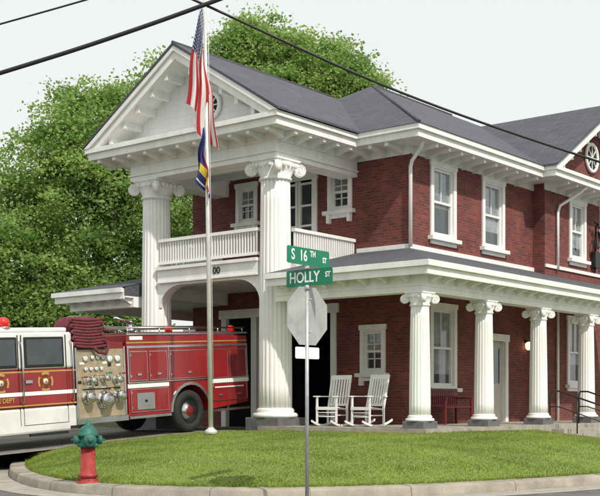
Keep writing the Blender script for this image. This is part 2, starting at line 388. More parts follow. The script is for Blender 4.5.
f=MB(); fb(f,'F2',F2Y,7.08,7.24,-.1,.05,-.6,1.7); fb(f,'F2',F2Y,8.16,8.32,-.1,.05,-.6,1.7); fb(f,'F2',F2Y,7.04,8.36,-.1,.07,1.7,1.9)
f.use('door'); fb(f,'F2',F2Y,7.24,8.16,-.12,-.08,-.6,1.7); do=make(f,'door',ST)
g=MB(MS,('chrome',)); g.lathe((7.35,2.40,.35),[(.01,0),(.03,.02),(.035,.05),(.01,.07)],axis=(0,-1,0),n=12); make(g,'handle',do)
g=MB(MS,('glass',)); fb(g,'F2',F2Y,7.38,8.02,-.09,-.075,.5,1.5); make(g,'pane',do)
f=MB()
fb(f,'F1',F1X,2.37,4.0,0,.05,3.86,3.98); fb(f,'F2',F2Y,3.2,9.9,0,.05,3.86,3.98); fb(f,'F2',2.0,9.9,16.3,0,.05,3.98,4.08)
fb(f,'F1',F1X,2.37,4.0,0,.045,6.25,6.47); fb(f,'F2',F2Y,3.2,9.9,0,.045,6.28,6.47); fb(f,'F2',2.0,9.85,16.3,0,.045,6.28,6.47)
make(f,'trim_band',ST)
def bracket(mb,p,dirv,wv,L,zt,h=.2):
    p=Vector((p[0],p[1],0)); d=Vector(dirv); wv=Vector(wv)
    pr=[(0,zt),(L,zt),(L,zt-h*.45),(L*.8,zt-h*.5),(L*.45,zt-h*.65),(.06,zt-h),(0,zt-h)]
    mb.prism([p+d*a+Vector((0,0,z)) for a,z in pr],wv)
f=MB()
f.box(2.4,9.6,1.6,10.8,6.455,6.75); f.box(2.33,9.6,1.53,10.87,6.63,6.757)
f.box(9.0,17.2,1.2,10.9,6.47,6.735); f.box(8.95,17.27,1.13,10.95,6.64,6.74)
for i in range(11):
    x=3.35+i*.6
    if x<9.1: bracket(f,(x,2.4),(0,-1,0),(.1,0,0),.72,6.454)
for i in range(12):
    x=10.0+i*.58; bracket(f,(x,2.0),(0,-1,0),(.1,0,0),.7,6.469)
for i in range(4): bracket(f,(3.2,2.55+i*.5),(-1,0,0),(0,.1,0),.72,6.454)
for i in range(3): bracket(f,(3.2,9.2+i*.5),(-1,0,0),(0,.1,0),.72,6.454)
for sgn in (-1,1):
    pr=[(13.1+sgn*4.17,6.745),(13.1,9.28),(13.1,8.98),(13.1+sgn*3.7,6.745)]
    f.prism([(x,1.2,z) for x,z in pr],(0,.8,0))
    for i in range(6):
        x=13.1+sgn*(.55+i*.55); zt=8.98-(abs(x-13.1))*(8.98-6.745)/3.7; f.box(x-.05,x+.05,1.32,1.98,zt-.16,zt+.03)
make(f,'cornice',ST)
f=MB()
f.box(-.75,3.19,3.45,10.05,6.44,6.70); f.box(-.82,3.1,3.38,10.12,6.62,6.74)
f.box(-.1,.6,4.0,9.1,5.86,6.25); f.box(.6,3.19,4.0,4.55,5.86,6.25); f.box(.6,3.19,8.55,9.1,5.86,6.25)
f.box(-.13,.6,3.97,9.13,6.25,6.44); f.box(.6,3.19,3.97,4.6,6.25,6.44); f.box(.6,3.19,8.5,9.13,6.25,6.44)
f.box(-.15,-.1,3.95,9.15,5.98,6.02); f.box(-.1,3.19,3.95,4.0,5.98,6.02)
for i in range(11): bracket(f,(-.13,3.75+i*.59),(-1,0,0),(0,.11,0),.56,6.439,.19)
for i in range(6): bracket(f,(.0+i*.55,3.97),(0,-1,0),(.11,0,0),.46,6.439,.19); bracket(f,(.0+i*.55,9.13),(0,1,0),(.11,0,0),.8,6.439,.19)
for sgn in (-1,1):
    h=3.33; pr=[(6.75+sgn*h,6.745),(6.75,8.86),(6.75,8.55),(6.75+sgn*(h-.48),6.745)]
    f.prism([(-.78,y,z) for y,z in pr],(.73,0,0))
    f.prism([(-.84,y,z) for y,z in [(6.75+sgn*(h+.06),6.745),(6.75,8.90),(6.75,8.76),(6.75+sgn*(h-.16),6.745)]],(.06,0,0))
    for i in range(5):
        y=6.75+sgn*(.42+i*.52); zt=8.55-abs(y-6.75)*(8.55-6.745)/(h-.48); f.box(-.68,-.06,y-.055,y+.055,zt-.17,zt+.04)
make(f,'portico_cornice',ST)
f=MB(MS,('white2',)) 
f.prism([(-.05,3.85,6.745),(-.05,9.65,6.745),(-.05,6.75,8.6)],(.1,0,0))
for i in range(11):
    z=6.85+i*.16; hw=(8.58-z)/1.81*2.86
    if hw>.1: f.box(-.054,-.045,6.75-hw,6.75+hw,z,z+.152)
pe=make(f,'pediment_panel',ST)
def roundvent(c,ax,r,par):
    g=MB(MS,('white',)); a=Vector(ax)
    g.lathe(c,[(r-.1,.0),(r-.1,.07),(r,.07),(r,0)],n=32,axis=ax)
    g.use('dark').lathe(Vector(c)+a*.01,[(0.001,0),(r-.1,0),(r-.1,.02),(.001,.02)],n=24,axis=ax); g.use('white')
    side=a.cross(ZD)
    for k in range(4):
        th=k*math.pi/4; d=side*math.cos(th)+ZD*math.sin(th); n=a.cross(d)*.012
        p=Vector(c)+a*.03; g.prism([p-d*(r-.08)-n,p+d*(r-.08)-n,p+d*(r-.08)+n,p-d*(r-.08)+n],a*.025)
    make(g,'round_vent',par)
roundvent((-.075,6.15,7.42),(-1,0,0),.36,pe); roundvent((13.1,2.0,7.75),(0,-1,0),.48,ST)
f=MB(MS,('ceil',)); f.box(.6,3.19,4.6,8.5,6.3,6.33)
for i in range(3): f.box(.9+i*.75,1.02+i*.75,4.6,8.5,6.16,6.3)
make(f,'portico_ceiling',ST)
r=MB(MS,('slate',))
r.prism([(-.86,y,z) for y,z in [(3.32,6.745),(6.75,8.88),(10.18,6.745),(10.18,6.80),(6.75,8.955),(3.32,6.80)]],(8,0,0))
r.add([(2.3,1.5,6.76),(14,1.5,6.76),(14,10.9,6.76),(2.3,10.9,6.76),(7.0,6.2,9.47),(14,6.2,9.47)],[(0,1,5,4),(3,2,5,4),(0,3,4),(1,2,5),(0,1,2,3)])
r.prism([(x,1.1,z) for x,z in [(8.9,6.742),(13.1,9.30),(17.3,6.742),(17.3,6.80),(13.1,9.37),(8.9,6.80)]],(0,9.85,0))
ro=make(r,'roof',ST,fix=False)
for p_,q_,r_ in (((7.0,6.2,9.47),(11.5,6.2,9.47),.05),((7,6.2,9.46),(2.32,1.52,6.78),.045),((-.86,6.75,8.95),(5.6,6.75,8.95),.045)):
    r=MB(MS,('slate',)); r.cyl(p_,q_,r_,n=8); make(r,'ridge_cap',ro)
r=MB(MS,('slate',)); e=3.0; t=3.88
r.add([(-.58,-.58,e),(-.58,3.99,e),(3.2,3.99,t),(3.2,2.4,t)],[(0,1,2,3)])
r.add([(-.58,-.58,e),(3.2,2.4,t),(13.0,2.4,t),(13.0,-.58,e)],[(0,1,2,3)])
r.add([(-.58,8.9,e),(-.58,11.8,e),(3.2,10.0,t),(3.2,8.9,t)],[(0,1,2,3)]); r.add([(-.58,11.8,e),(13,11.8,e),(13,10.0,t),(3.2,10.0,t)],[(0,1,2,3)])
r.add([(-.5,8.9,2.8),(3.2,8.9,2.8),(3.2,8.9,t),(-.5,8.9,e)],[(0,1,2,3)])
make(r,'porch_roof',ST,fix=False)
f=MB()
f.box(-.5,13,-.5,2.38,2.74,2.80); f.box(-.5,3.18,2.38,3.98,2.74,2.80); f.box(-.5,3.18,8.92,11.7,2.74,2.80); f.box(3.18,13,10.02,11.7,2.74,2.80)
f.box(-.53,-.47,-.53,3.98,2.70,2.97); f.box(-.47,13,-.53,-.47,2.70,2.97); f.box(-.53,-.47,8.92,11.73,2.70,2.97); f.box(-.47,13,11.67,11.73,2.70,2.97)
f.box(-.60,-.53,-.60,3.98,2.87,2.995); f.box(-.53,13,-.60,-.53,2.87,2.995); f.box(-.60,-.53,8.92,11.8,2.87,2.995)
f.box(-.16,.16,-.16,3.98,2.37,2.74); f.box(.16,13,-.16,.16,2.37,2.74); f.box(-.16,.16,8.92,11.5,2.50,2.74); f.box(.16,13,11.2,11.5,2.50,2.74)
f.box(-.18,13,-.18,-.16,2.50,2.54); f.box(-.18,-.16,-.16,3.98,2.50,2.54)
for i in range(23): bracket(f,(.1+i*.56,-.16),(0,-1,0),(.09,0,0),.3,2.739,.15)
for i in range(7): bracket(f,(-.16,.15+i*.56),(-1,0,0),(0,.09,0),.3,2.739,.15)
for i in range(5): bracket(f,(-.16,9.0+i*.56),(-1,0,0),(0,.09,0),.3,2.739,.15)
make(f,'porch_cornice',ST)
# balcony: edges stop at the column shafts so these run through
f=MB()
f.box(-.02,.3,4.68,8.15,3.12,3.42); f.box(-.09,.3,4.66,8.17,3.42,3.5); f.box(-.05,.3,4.67,8.16,3.08,3.12)
f.box(.3,.66,4.7,8.13,3.08,3.49)
f.box(.66,3.19,4.0,8.9,3.12,3.42); f.box(.64,3.19,3.93,8.97,3.42,3.5); f.box(.65,3.19,3.96,8.94,3.08,3.12)
def arch(y0,y1,zt,zd,rr):
    pts=[(y0,zt),(y1,zt),(y1,zd)]
    for k in range(9):
        th=math.pi/2*k/8; pts.append((y1-rr+rr*math.cos(th)-.12,zd+(zt-.06-zd)*math.sin(th)))
    for k in range(9):
        th=math.pi/2*(8-k)/8; pts.append((y0+rr-rr*math.cos(th)+.12,zd+(zt-.06-zd)*math.sin(th)))
    pts.append((y0,zd)); return pts
f.prism([(.05,y,z) for y,z in arch(4.55,8.25,3.078,2.45,.75)],(.3,0,0))
f.box(.66,3.19,4.05,4.35,2.75,3.08); f.box(.66,3.19,8.6,8.88,2.75,3.08)
make(f,'balcony',ST)
text('00',.25,MS@Vector((-.03,6.03,3.27)),-(MS.to_3x3()@Vector((0,1,0))),ZD,'black','house_number',ST,.006,.004)
def balus(b,p0,p1):
    p0=Vector(p0);p1=Vector(p1);d=(p1-p0);L=d.length;d.normalize();n=Vector((d.y,-d.x,0))
    def ob(a0,a1,w,z0,z1):
        q=[p0+d*a0-n*w,p0+d*a1-n*w,p0+d*a1+n*w,p0+d*a0+n*w]; b.prism([x+Vector((0,0,z0)) for x in q],(0,0,z1-z0))
    ob(0,L,.06,4.16,4.24); ob(0,L,.04,3.58,3.65)
    k=int(L/.092)
    for i in range(k): a=(i+.5)*L/k; ob(a-.02,a+.02,.02,3.65,4.16)
for p_,q_ in (((.05,4.70,0),(.05,8.14,0)),((.66,4.1,0),(3.19,4.1,0)),((.66,8.8,0),(3.19,8.8,0))):
    b=MB(); balus(b,p_,q_); make(b,'balustrade',ST)
def column(x,y,zb,zt,rb,rt,capw,caph,pedw,pedh,nf=20,vk=.36,tk=.13):
    s=MB(); zs=zb+pedh
    H=zt-caph-zs
    s.lathe((x,y,zs),[(rb*1.32,0),(rb*1.36,.04*rb/.36),(rb*1.3,.09*rb/.36),(rb*1.1,.11*rb/.36),(rb*1.16,.15*rb/.36),(rb*1.05,.2*rb/.36)],n=40)
    pr=[(rb+(rt-rb)*(t/10)**1.5,.2*rb/.36+(H-.2*rb/.36)*t/10) for t in range(11)]
    s.lathe((x,y,zs),pr,n=nf*6,flute=rb*.07,nf=nf)
    so=make(s,'column',ST)
    p=MB(MS,('stone',)); p.box(x-pedw/2,x+pedw/2,y-pedw/2,y+pedw/2,zb,zs-.001); make(p,'pedestal',so,bevel=.012)
    c=MB(); k=capw; z0=zt-caph
    c.lathe((x,y,z0),[(rt*1.0,-.02),(rt*1.12,.0),(rt*1.12,caph*.1),(rt*1.02,caph*.14),(rt*1.25,caph*.45),(rt*1.35,caph*.7),(rt*1.2,caph*.86)],n=32)
    hh=k*.5*.80; c.box(x-hh,x+hh,y-hh,y+hh,zt-caph*.09,zt-.0015); hh*=.92; c.box(x-hh,x+hh,y-hh,y+hh,zt-caph*.18,zt-caph*.09)
    vr=caph*vk
    for sx in(-1,1):
        for sy in(-1,1):
            d=Vector((sx,sy,0)).normalized(); tv=Vector((-d.y,d.x,0)); cc=Vector((x,y,0))+d*(k*.5*1.08); zc=zt-caph*.18-vr
            cc.z=zc; th=tk*k
            c.cyl(cc-tv*th*.7,cc+tv*th*.7,vr*.95,n=24)
            c.prism([cc+tv*(-th*.6)+ZD*vr*.95,cc+tv*(-th*.6)+ZD*vr*.45,cc-d*(k*.28)+tv*(-th*.6)+ZD*vr*.45,cc-d*(k*.28)+tv*(-th*.6)+ZD*vr*.95],tv*th*1.2)
            for sd in (-1,1):
                f0=cc+tv*sd*th*.72
                pts=[]
                for q in range(45):
                    an=math.pi/2-q*math.pi/10; r_=vr*(.93-.75*q/44); pts.append(f0+(d*math.cos(an)+ZD*math.sin(an))*r_)
                c.tube(pts,vr*.085,6)
                c.cyl(f0,f0+tv*sd*th*.25,vr*.17,n=10)
    for q in range(4):
        th=q*math.pi/2; d=Vector((math.cos(th),math.sin(th),0)); tv=Vector((-d.y,d.x,0))
        for e in (-1.5,-.5,.5,1.5):
            p0=Vector((x,y,zt-caph*.33))+d*rt*1.28+tv*e*rt*.38
            c.lathe(p0-ZD*caph*.14,[(.01,0),(rt*.13,caph*.08),(rt*.15,caph*.17),(rt*.08,caph*.24)],n=8)
    make(c,'capital',so); return so
c0=column(0,0,-.74,2.368,.235,.20,.62,.30,.56,.30,20,.34,.10)
rv=MS.to_3x3()
for x,y in ((2.78,0),(5.56,0),(8.4,0),(11.2,0),(0,11.3)):
    ctree(c0,ST,rv@Vector((x,y,0)))
c1=column(.28,4.35,-.74,5.858,.41,.36,1.1,.50,1.04,.34,22,.32,.08)
ctree(c1,ST,rv@Vector((0,4.15,0)))
f=MB(MS,('conc',)); f.box(-.32,13,-.36,2.39,-1.2,-.6); f.box(-.32,3.19,2.39,4.4,-1.2,-.6)
make(f,'porch_floor',ST)
f=MB(MS,('conc',))
for i in range(3): f.box(5.6,7.5,-.36-.34*(i+1),-.36-.34*i-.001,-1.1,-.71-.115*i)
make(f,'steps',ST,bevel=.01)
for x in (5.7,7.4):
    f=MB(MS,('black',))
    f.tube([(x,-.25,-.6),(x,-.25,.18),(x,-.3,.25),(x,-.5,.25),(x,-1.65,-.12),(x,-1.75,-.17),(x,-1.78,-.25),(x,-1.78,-1.05)],.024,8); f.tube([(x,-.25,-.15),(x,-.5,-.15),(x,-1.78,-.56)],.016,6)
    f.tube([(x,-1.0,.08),(x,-1.0,-.85)],.018,6)
    make(f,'handrail',ST)
f=MB(MS,('lamp','black')); f.lathe((9.4,2.28,1.5),[(.03,0),(.08,.05),(.09,.18),(.04,.24)],n=14); f.use('black').box(9.36,9.44,2.28,2.4,1.72,1.80); make(f,'porch_light',ST)
for pts_,r_ in (([(2.9,1.75,6.5),(2.98,1.9,6.3),(3.12,2.25,6.05),(3.13,2.3,5.9),(3.13,2.3,3.9)],.05),([(11.2,1.25,6.5),(11.15,1.45,6.3),(10.7,1.9,5.9),(10.62,1.93,5.7),(10.62,1.93,3.95)],.045),([(10.62,1.93,2.7),(10.62,1.93,-.6)],.045)):
    f=MB(MS,('white',)); f.tube(pts_,r_,8); make(f,'downspout',ST)
f=MB(MS,('black',)); f.box(13.05,13.4,1.82,1.99,4.25,4.75); f.tube([(13.2,1.9,4.75),(13.2,1.88,5.55),(13.15,1.75,5.68),(13.0,1.7,5.6)],.035,8)
for k in range(4):
    ps=[(13.05+.16*math.sin(q*.5+k),1.72+.03*k,5.1+.28*math.cos(q*.5+k*.7)) for q in range(14)]; f.tube(ps,.014,5)
for k in range(3): f.lathe((12.95+.14*k,1.78,5.62-.07*k),[(.02,0),(.045,.02),(.03,.05),(.045,.08),(.02,.1)],n=10)
f.tube([(13.22,1.9,4.25),(13.22,1.93,4.1)],.03,8)
make(f,'service_connection',ST)
# ---------------- fire engine
MT=MS@Matrix.Translation((-1.24,6.85,-.745))@Matrix.Rotation(-.056,4,'Y')
FT=empty('fire_truck',MT@Vector((-2.5,0,0)),label='red and white fire engine parked before station bay',category='fire truck')
W=1.15
def tb(m): return MB(MT,(m,))
f=tb('twhite'); f.box(-7.7,-3.5,-W,W,.32,.86); f.use('red').box(-7.7,-3.5,-W,W,.862,1.66); f.use('twhite').box(-7.66,-3.54,-W+.02,W-.02,1.662,2.44)
cab=make(f,'cab',FT,bevel=.05)
f=tb('twhite'); f.box(-7.6,-3.6,-W+.1,W-.1,2.44,2.54); make(f,'cab_roof',cab,bevel=.04)
for i,(a,b_) in enumerate(((-4.78,-3.84),(-6.35,-5.06))):
    f=tb('black'); f.box(a-.05,b_+.05,-W-.004,-W+.1,1.70,2.34) 
    g=tb('glass'); g.box(a,b_,-W-.010,-W+.1,1.75,2.29); wo=make(f,'cab_window',cab,bevel=.02); make(g,'pane',wo,bevel=.01)
f=tb('glass'); f.box(-7.72,-7.6,-1.0,1.0,1.6,2.3); make(f,'windscreen',cab)
for x in (-3.74,-4.9,-4.99,-6.5):
    f=tb('black'); f.box(x-.006,x+.006,-W-.003,-W+.02,.5,2.38)
    if x==-3.74: f.box(-4.894,-3.746,-W-.003,-W+.02,.5,.512)
    make(f,'door_seam',cab)
f=tb('gold'); f.box(-7.7,-3.5,-W-.006,-W+.01,1.60,1.63); f.box(-7.7,-3.5,-W-.006,-W+.01,.90,.93); f.use('swhite').box(-7.7,-3.5,-W-.005,-W+.01,1.12,1.20)
make(f,'stripe',cab)
for x in (-4.85,-6.45):
    f=tb('chrome'); f.box(x,x+.17,-W-.04,-W,1.38,1.44); make(f,'door_handle',cab)
for x in (-3.62,-4.945):
    f=tb('chrome'); f.tube([(x,-W,.95),(x,-W-.08,1.0),(x,-W-.08,2.2),(x,-W,2.25)],.016,8); make(f,'grab_rail',cab)
f=tb('black'); f.box(-3.7,-3.5,-W-.03,-W,.36,.42); f.box(-4.8,-3.8,-W-.06,-W+.0,.27,.32); make(f,'side_step',cab)
def cross(c,s,m,off):
    f=tb(m)
    for k in range(4):
        th=k*math.pi/2; d=Vector((math.cos(th),0,math.sin(th))); t=Vector((-d.z,0,d.x))
        p=Vector(c)+Vector((0,off,0)); f.prism([p+t*s*.12,p-t*s*.12,p+d*s-t*s*.6,p+d*s*1.14,p+d*s+t*s*.6],(0,.006,0))
    return f
for cx in (-5.45,-4.32):
    f=cross((cx,-W,1.40),.18,'gold',-.010); f.lathe((cx,-W-.010,1.40),[(.075,0),(.075,.008),(.001,.009)],axis=(0,-1,0),n=20); make(f,'emblem',cab)
    f=cross((cx,-W,1.40),.135,'redd',-.014); make(f,'emblem_inlay',cab)
    f=tb('swhite'); f.lathe((cx,-W-.018,1.40),[(.055,0),(.055,.004),(.001,.005)],axis=(0,-1,0),n=18); f.use('gold').lathe((cx,-W-.023,1.40),[(.03,0),(.03,.004),(.001,.005)],axis=(0,-1,0),n=14); make(f,'emblem_centre',cab)
rt=MT.to_3x3()@Vector((1,0,0)); upv=MT.to_3x3()@ZD
text('FIRE DEPT',.13,MT@Vector((-5.42,-W-.012,1.04)),rt,upv,'gold','lettering',cab,.002,.003)
f=tb('redlens'); f.box(-7.0,-6.75,-.9,.9,2.62,2.78); f.use('chrome').box(-7.02,-6.73,-.92,.92,2.54,2.62); make(f,'light_bar',cab,bevel=.02)
f=tb('redlens'); f.lathe((-5.16,-.93,2.56),[(.13,0),(.13,.12),(.10,.18),(.02,.20)],n=16); f.use('chrome').lathe((-5.16,-.93,2.53),[(.15,0),(.15,.03)],n=16); make(f,'beacon',cab)
f=tb('alu'); f.box(-3.46,-2.06,-W+.03,W-.03,.55,2.05); f.use('chrome').box(-3.49,-2.02,-W-.02,W+.02,.42,.55); f.box(-3.49,-3.44,-W-.0,W,.55,2.1); f.box(-2.09,-2.04,-W,W,.55,2.1); f.use('redd').box(-3.46,-2.06,-W+.05,W-.05,2.05,2.2)
f.use('black').box(-3.3,-2.2,-W+.02,-W+.05,1.16,1.19); f.use('swhite')
for x,z in ((-3.35,1.72),(-2.7,1.72),(-2.3,1.66),(-3.15,1.22),(-2.35,1.22),(-2.75,1.18)): f.box(x,x+.13,-W+.024,-W+.04,z,z+.05)
f.use('black')
for x,z in ((-2.95,1.24),(-2.55,1.66),(-3.42,1.3)): f.box(x,x+.1,-W+.022,-W+.04,z,z+.07)
pp=make(f,'pump_panel',FT,bevel=.01)
for x,z,r in [(-3.2,1.85,.07),(-3.0,1.87,.055),(-2.85,1.87,.055),(-2.7,1.87,.055),(-2.5,1.83,.085),(-2.27,1.83,.085),(-3.2,1.62,.05),(-3.05,1.62,.05),(-2.9,1.62,.05),(-2.75,1.62,.05)]:
    f=tb('chrome'); f.lathe((x,-W+.03,z),[(r,0),(r,.03),(r*.85,.035)],axis=(0,-1,0),n=18); f.use('swhite').lathe((x,-W-.004,z),[(r*.82,0),(r*.8,.004)],axis=(0,-1,0),n=18); f.use('black').box(x-.004,x+.004,-W-.011,-W-.008,z-.01,z+r*.6); make(f,'gauge',pp)
for x,z,r in [(-3.2,1.0,.12),(-2.72,.92,.17),(-2.3,1.0,.12),(-2.35,1.36,.08),(-3.1,1.36,.08),(-2.72,1.40,.07)]:
    f=tb('chrome'); f.lathe((x,-W+.03,z),[(r*1.2,0),(r*1.2,.03),(r*.85,.04),(r*.85,.12),(r,.13),(r,.2),(r*.8,.22),(r*.2,.22)],axis=(0,-1,0),n=20)
    for q in range(3):
        th=q*2.1; f.cyl((x+r*.9*math.cos(th),-W-.12,z+r*.9*math.sin(th)),(x+r*1.25*math.cos(th),-W-.12,z+r*1.25*math.sin(th)),.015,n=6)
    make(f,'hose_outlet',pp)
for i,(x,z,m) in enumerate([(-3.3,1.45,'red'),(-2.95,1.48,'gold'),(-2.6,1.52,'sgreen'),(-2.2,1.5,'red'),(-2.55,1.15,'gold')]):
    f=tb('chrome'); f.cyl((x,-W+.03,z),(x,-W-.1,z),.012,n=8); f.use(m).cyl((x-.04,-W-.1,z),(x+.04,-W-.1,z),.02,n=8); make(f,'valve_handle',pp)
# folded hose: flat loops stacked and hanging over the side of the crosslay bed
f=tb('hose')
for L in range(10):
    z=2.72-L*.066; x0,x1=-3.5+.03*(L%2),-2.62-.04*(L%3); y=-W+.08-.012*L
    pts=[(x0+(x1-x0)*k/8,y+.008*math.sin(k*1.3+L),z-.03*math.sin(math.pi*k/8)) for k in range(9)]
    f.tube(pts,.034,7)
    if L<9: 
        xe=x1 if L%2 else x0; sg=1 if L%2 else -1
        f.tube([(xe,y,z),(xe+sg*.045,y-.006,z-.033),(xe,y-.012,z-.066)],.034,7)
for L in range(5):
    y=-.98+L*.12; f.tube([(-3.45,y,2.2),(-3.44,y,2.6),(-3.3,y,2.72),(-2.8,y,2.70),(-2.66,y,2.58),(-2.62,y,2.2)],.06,7)
f.tube([(-3.0,-W-.05,2.1),(-2.9,-W-.08,1.98),(-2.7,-W-.08,1.95),(-2.58,-W-.06,2.08),(-2.55,-W+.02,2.22)],.036,8)
make(f,'fire_hose',FT)
poly=[(-2.0,.5),(-.66,.5)]
for k in range(13):
    th=math.pi-math.pi*k/12; poly.append((.64*math.cos(th),.52+.64*math.sin(th)))
poly+=[(.66,.5),(2.1,.62),(2.1,2.3),(-2.0,2.36)]
f=tb('red'); f.prism([(x,-W,z) for x,z in poly],(0,.75,0)); f.prism([(x,W-.75,z) for x,z in poly],(0,.75,0)); f.box(-2.0,2.1,-W+.75,W-.75,1.2,2.0)
body=make(f,'body',FT,bevel=.015)
f=tb('chrome') 
f.box(-2.0,2.1,-W-.012,-W+.01,2.05,2.10); f.box(-2.0,2.1,-W-.02,-W+.03,2.35,2.39)
for (a,b_) in ((-2.0,-.68),(.68,2.1)): f.box(a,b_,-W-.03,-W+.02,.44,.50)
for x in (-.70,.68): f.box(x,x+.02,-W-.015,-W+.01,1.25,2.05)
for x in (-1.99,2.06): f.box(x,x+.035,-W-.014,-W+.01,1.25,2.05)
f.box(-2.0,2.1,-W-.03,-W-.004,1.255,1.275)
for k in range(12):
    t0=math.pi*k/12; t1=math.pi*(k+1)/12
    q=lambda t,r: (r*math.cos(t),-W-.025,.52+r*math.sin(t)); f.prism([q(t0,.62),q(t1,.62),q(t1,.69),q(t0,.69)],(0,.035,0))
for x in (-1.9,-.9,0.1,1.1,2.0): f.cyl((x,-W+.05,2.36),(x,-W+.05,2.52),.015,n=8)
f.cyl((-1.95,-W+.05,2.52),(2.05,-W+.05,2.50),.02,n=8)
make(f,'chrome_trim',body)
for a,b_,c,d in ((-1.93,-1.38,1.3,1.98),(-1.32,-.74,1.3,1.98),(-1.93,-.74,.58,1.12),(-.66,.62,1.3,1.98),(.74,1.36,.7,1.98),(1.42,2.04,.7,1.98)):
    f=tb('red'); f.box(a,b_,-W-.018,-W+.02,c,d); f.use('chrome')
    for z in (c,d-.02): f.box(a,b_,-W-.021,-W-.012,z,z+.018)
    for x in (a,b_-.014): f.box(x,x+.014,-W-.0208,-W-.012,c+.018,d-.02)
    f.box((a+b_)/2-.06,(a+b_)/2+.06,-W-.04,-W-.018,c+.12,c+.17)
    for z in (c+.08,d-.12): f.box(a+.02,a+.045,-W-.028,-W-.018,z,z+.06)
    make(f,'compartment_door',body,bevel=.004)
f=tb('chrome'); f.box(-1.75,-1.2,-W-.026,-W-.02,.64,1.02); f.use('black').box(-1.5,-1.44,-W-.04,-W-.026,.8,.86)
make(f,'access_panel',body)
f=tb('swhite'); f.box(-2.0,-.70,-W-.004,-W+.01,1.14,1.24); f.box(.70,2.1,-W-.024,-W-.0,1.14,1.24); f.use('gold').box(-2.0,2.1,-W-.005,-W+.01,2.16,2.19); f.use('swhite')
f.box(-1.9,-1.5,-W-.006,-W+.01,2.24,2.32); f.box(.85,1.9,-W-.024,-W-.0,1.02,1.05); make(f,'stripe',body)
for x in (-.4,1.8):
    f=tb('redlens'); f.lathe((x,-W+.25,2.4),[(.09,0),(.09,.12),(.06,.16),(.01,.18)],n=14); make(f,'beacon',body)
f=tb('hose'); f.box(-1.9,2.0,-W+.15,W-.15,2.0,2.42); make(f,'hose_bed',body,bevel=.05)
f=tb('chrome')
for y in (.15,.55): f.box(-1.8,1.9,y,y+.05,2.52,2.6)
for k in range(12): f.cyl((-1.7+k*.31,.17,2.56),(-1.7+k*.31,.58,2.56),.018,n=6)
for x in (-1.6,1.6): f.box(x,x+.05,.15,.6,2.4,2.52)
make(f,'roof_ladder',body)
f=tb('chrome'); f.lathe((-1.1,-.35,2.42),[(.09,0),(.09,.1),(.05,.12),(.05,.25),(.07,.27)],n=14); f.cyl((-1.1,-.35,2.66),(-1.6,-.35,2.78),.04,.03,n=12); make(f,'deck_gun',body)
f=tb('black'); f.box(-7.2,2.0,-.5,.5,.45,.7); f.cyl((0,-.9,.5),(0,.9,.5),.12); f.cyl((-6.2,-.9,.5),(-6.2,.9,.5),.1); make(f,'chassis',FT)
def wheel(x,y,sd,par):
    f=tb('rub'); a=(0,sd,0)
    f.lathe((x,y,.51),[(.30,-.14),(.44,-.15),(.495,-.11),(.51,-.05),(.51,.05),(.495,.11),(.44,.15),(.31,.14),(.29,.05)],axis=a,n=40)
    wo=make(f,'wheel',par)
    f=tb('chrome'); f.lathe((x,y,.51),[(.30,.13),(.28,.10),(.26,.02)],axis=a,n=30); f.use('redd').lathe((x,y,.51),[(.262,.0),(.26,.03),(.17,.06),(.16,.10),(.12,.14),(.07,.16),(.02,.16)],axis=a,n=24); f.use('chrome')
    for k in range(10):
        th=k*math.pi/5; cx,cz=x+.21*math.cos(th),.51+.21*math.sin(th); f.cyl((cx,y+sd*.05,cz),(cx,y+sd*.09,cz),.018,n=6)
    make(f,'rim',wo)
for x in (0,-6.2):
    for sd in (-1,1): wheel(x,sd*(W-.17),sd,FT)
f=tb('black'); f.lathe((-6.2,-W+.0,.52),[(.62,0),(.62,.006)],axis=(0,-1,0),n=30); make(f,'wheel_arch',FT)
# ---------------- rocking chairs
def chair():
    E=empty('rocking_chair',(0,0,0),label='white slatted wooden rocking chair on the porch',category='rocking chair',group='rocking chairs on the porch')
    C=lambda:MB(MI,('chair',))
    f=C()
    for i in range(7): f.box(-.27,.27,-.24+i*.072,-.24+i*.072+.058,.42-.008*i,.44-.008*i)
    f.box(-.27,.27,-.27,-.245,.37,.44); make(f,'seat',E)
    f=C(); T0=Matrix.Translation((0,.24,.38))@Matrix.Rotation(math.radians(-14),4,'X')
    f.T=T0
    for x in (-.26,.22): f.box(x,x+.04,-.02,.025,-.05,.80)
    f.box(-.22,.22,-.015,.015,.70,.80); f.box(-.22,.22,-.015,.015,.08,.13)
    for i in range(6): f.box(-.195+i*.07,-.155+i*.07,-.01,.008,.13,.70)
    make(f,'backrest',E)
    for x in (-.27,.23):
        f=C(); f.box(x,x+.04,-.26,-.22,.08,.66); make(f,'leg',E)
        f=C(); f.box(x,x+.04,.22,.26,.06,.42); make(f,'leg',E)
        f=C(); f.box(x-.03,x+.06,-.33,.33,.66,.685); make(f,'armrest',E)
        f=C(); pts=[]
        for k in range(13):
            y=-.48+k*.085; pts.append((y,.0+.16*(y/.6)**2))
        poly=[(x+.005,y,z) for y,z in pts]+[(x+.005,y,z+.045) for y,z in pts[::-1]]
        f.prism(poly,(.03,0,0)); make(f,'rocker',E)
        f=C(); f.cyl((x+.02,-.22,.25),(x+.02,.24,.25),.013,n=8); make(f,'rail',E)
    f=C(); f.cyl((-.25,-.24,.22),(.25,-.24,.22),.013,n=8); make(f,'rail',E)
    f=C(); f.cyl((-.25,-.24,.31),(.25,-.24,.31),.013,n=8); make(f,'rail',E)
    return E
ch=chair(); ch.rotation_euler=(0,0,ANG-math.pi/2+.12); ch.scale=(1.05,1.05,1.05); ch.location=MS@Vector((.55,2.82,-.6))
c2=ctree(ch,None,(MS@Vector((.55,1.78,-.6)))-ch.location,rot=-.2)
E=empty('bench',(0,0,0),label='dark red slatted bench against the brick porch wall',category='bench')
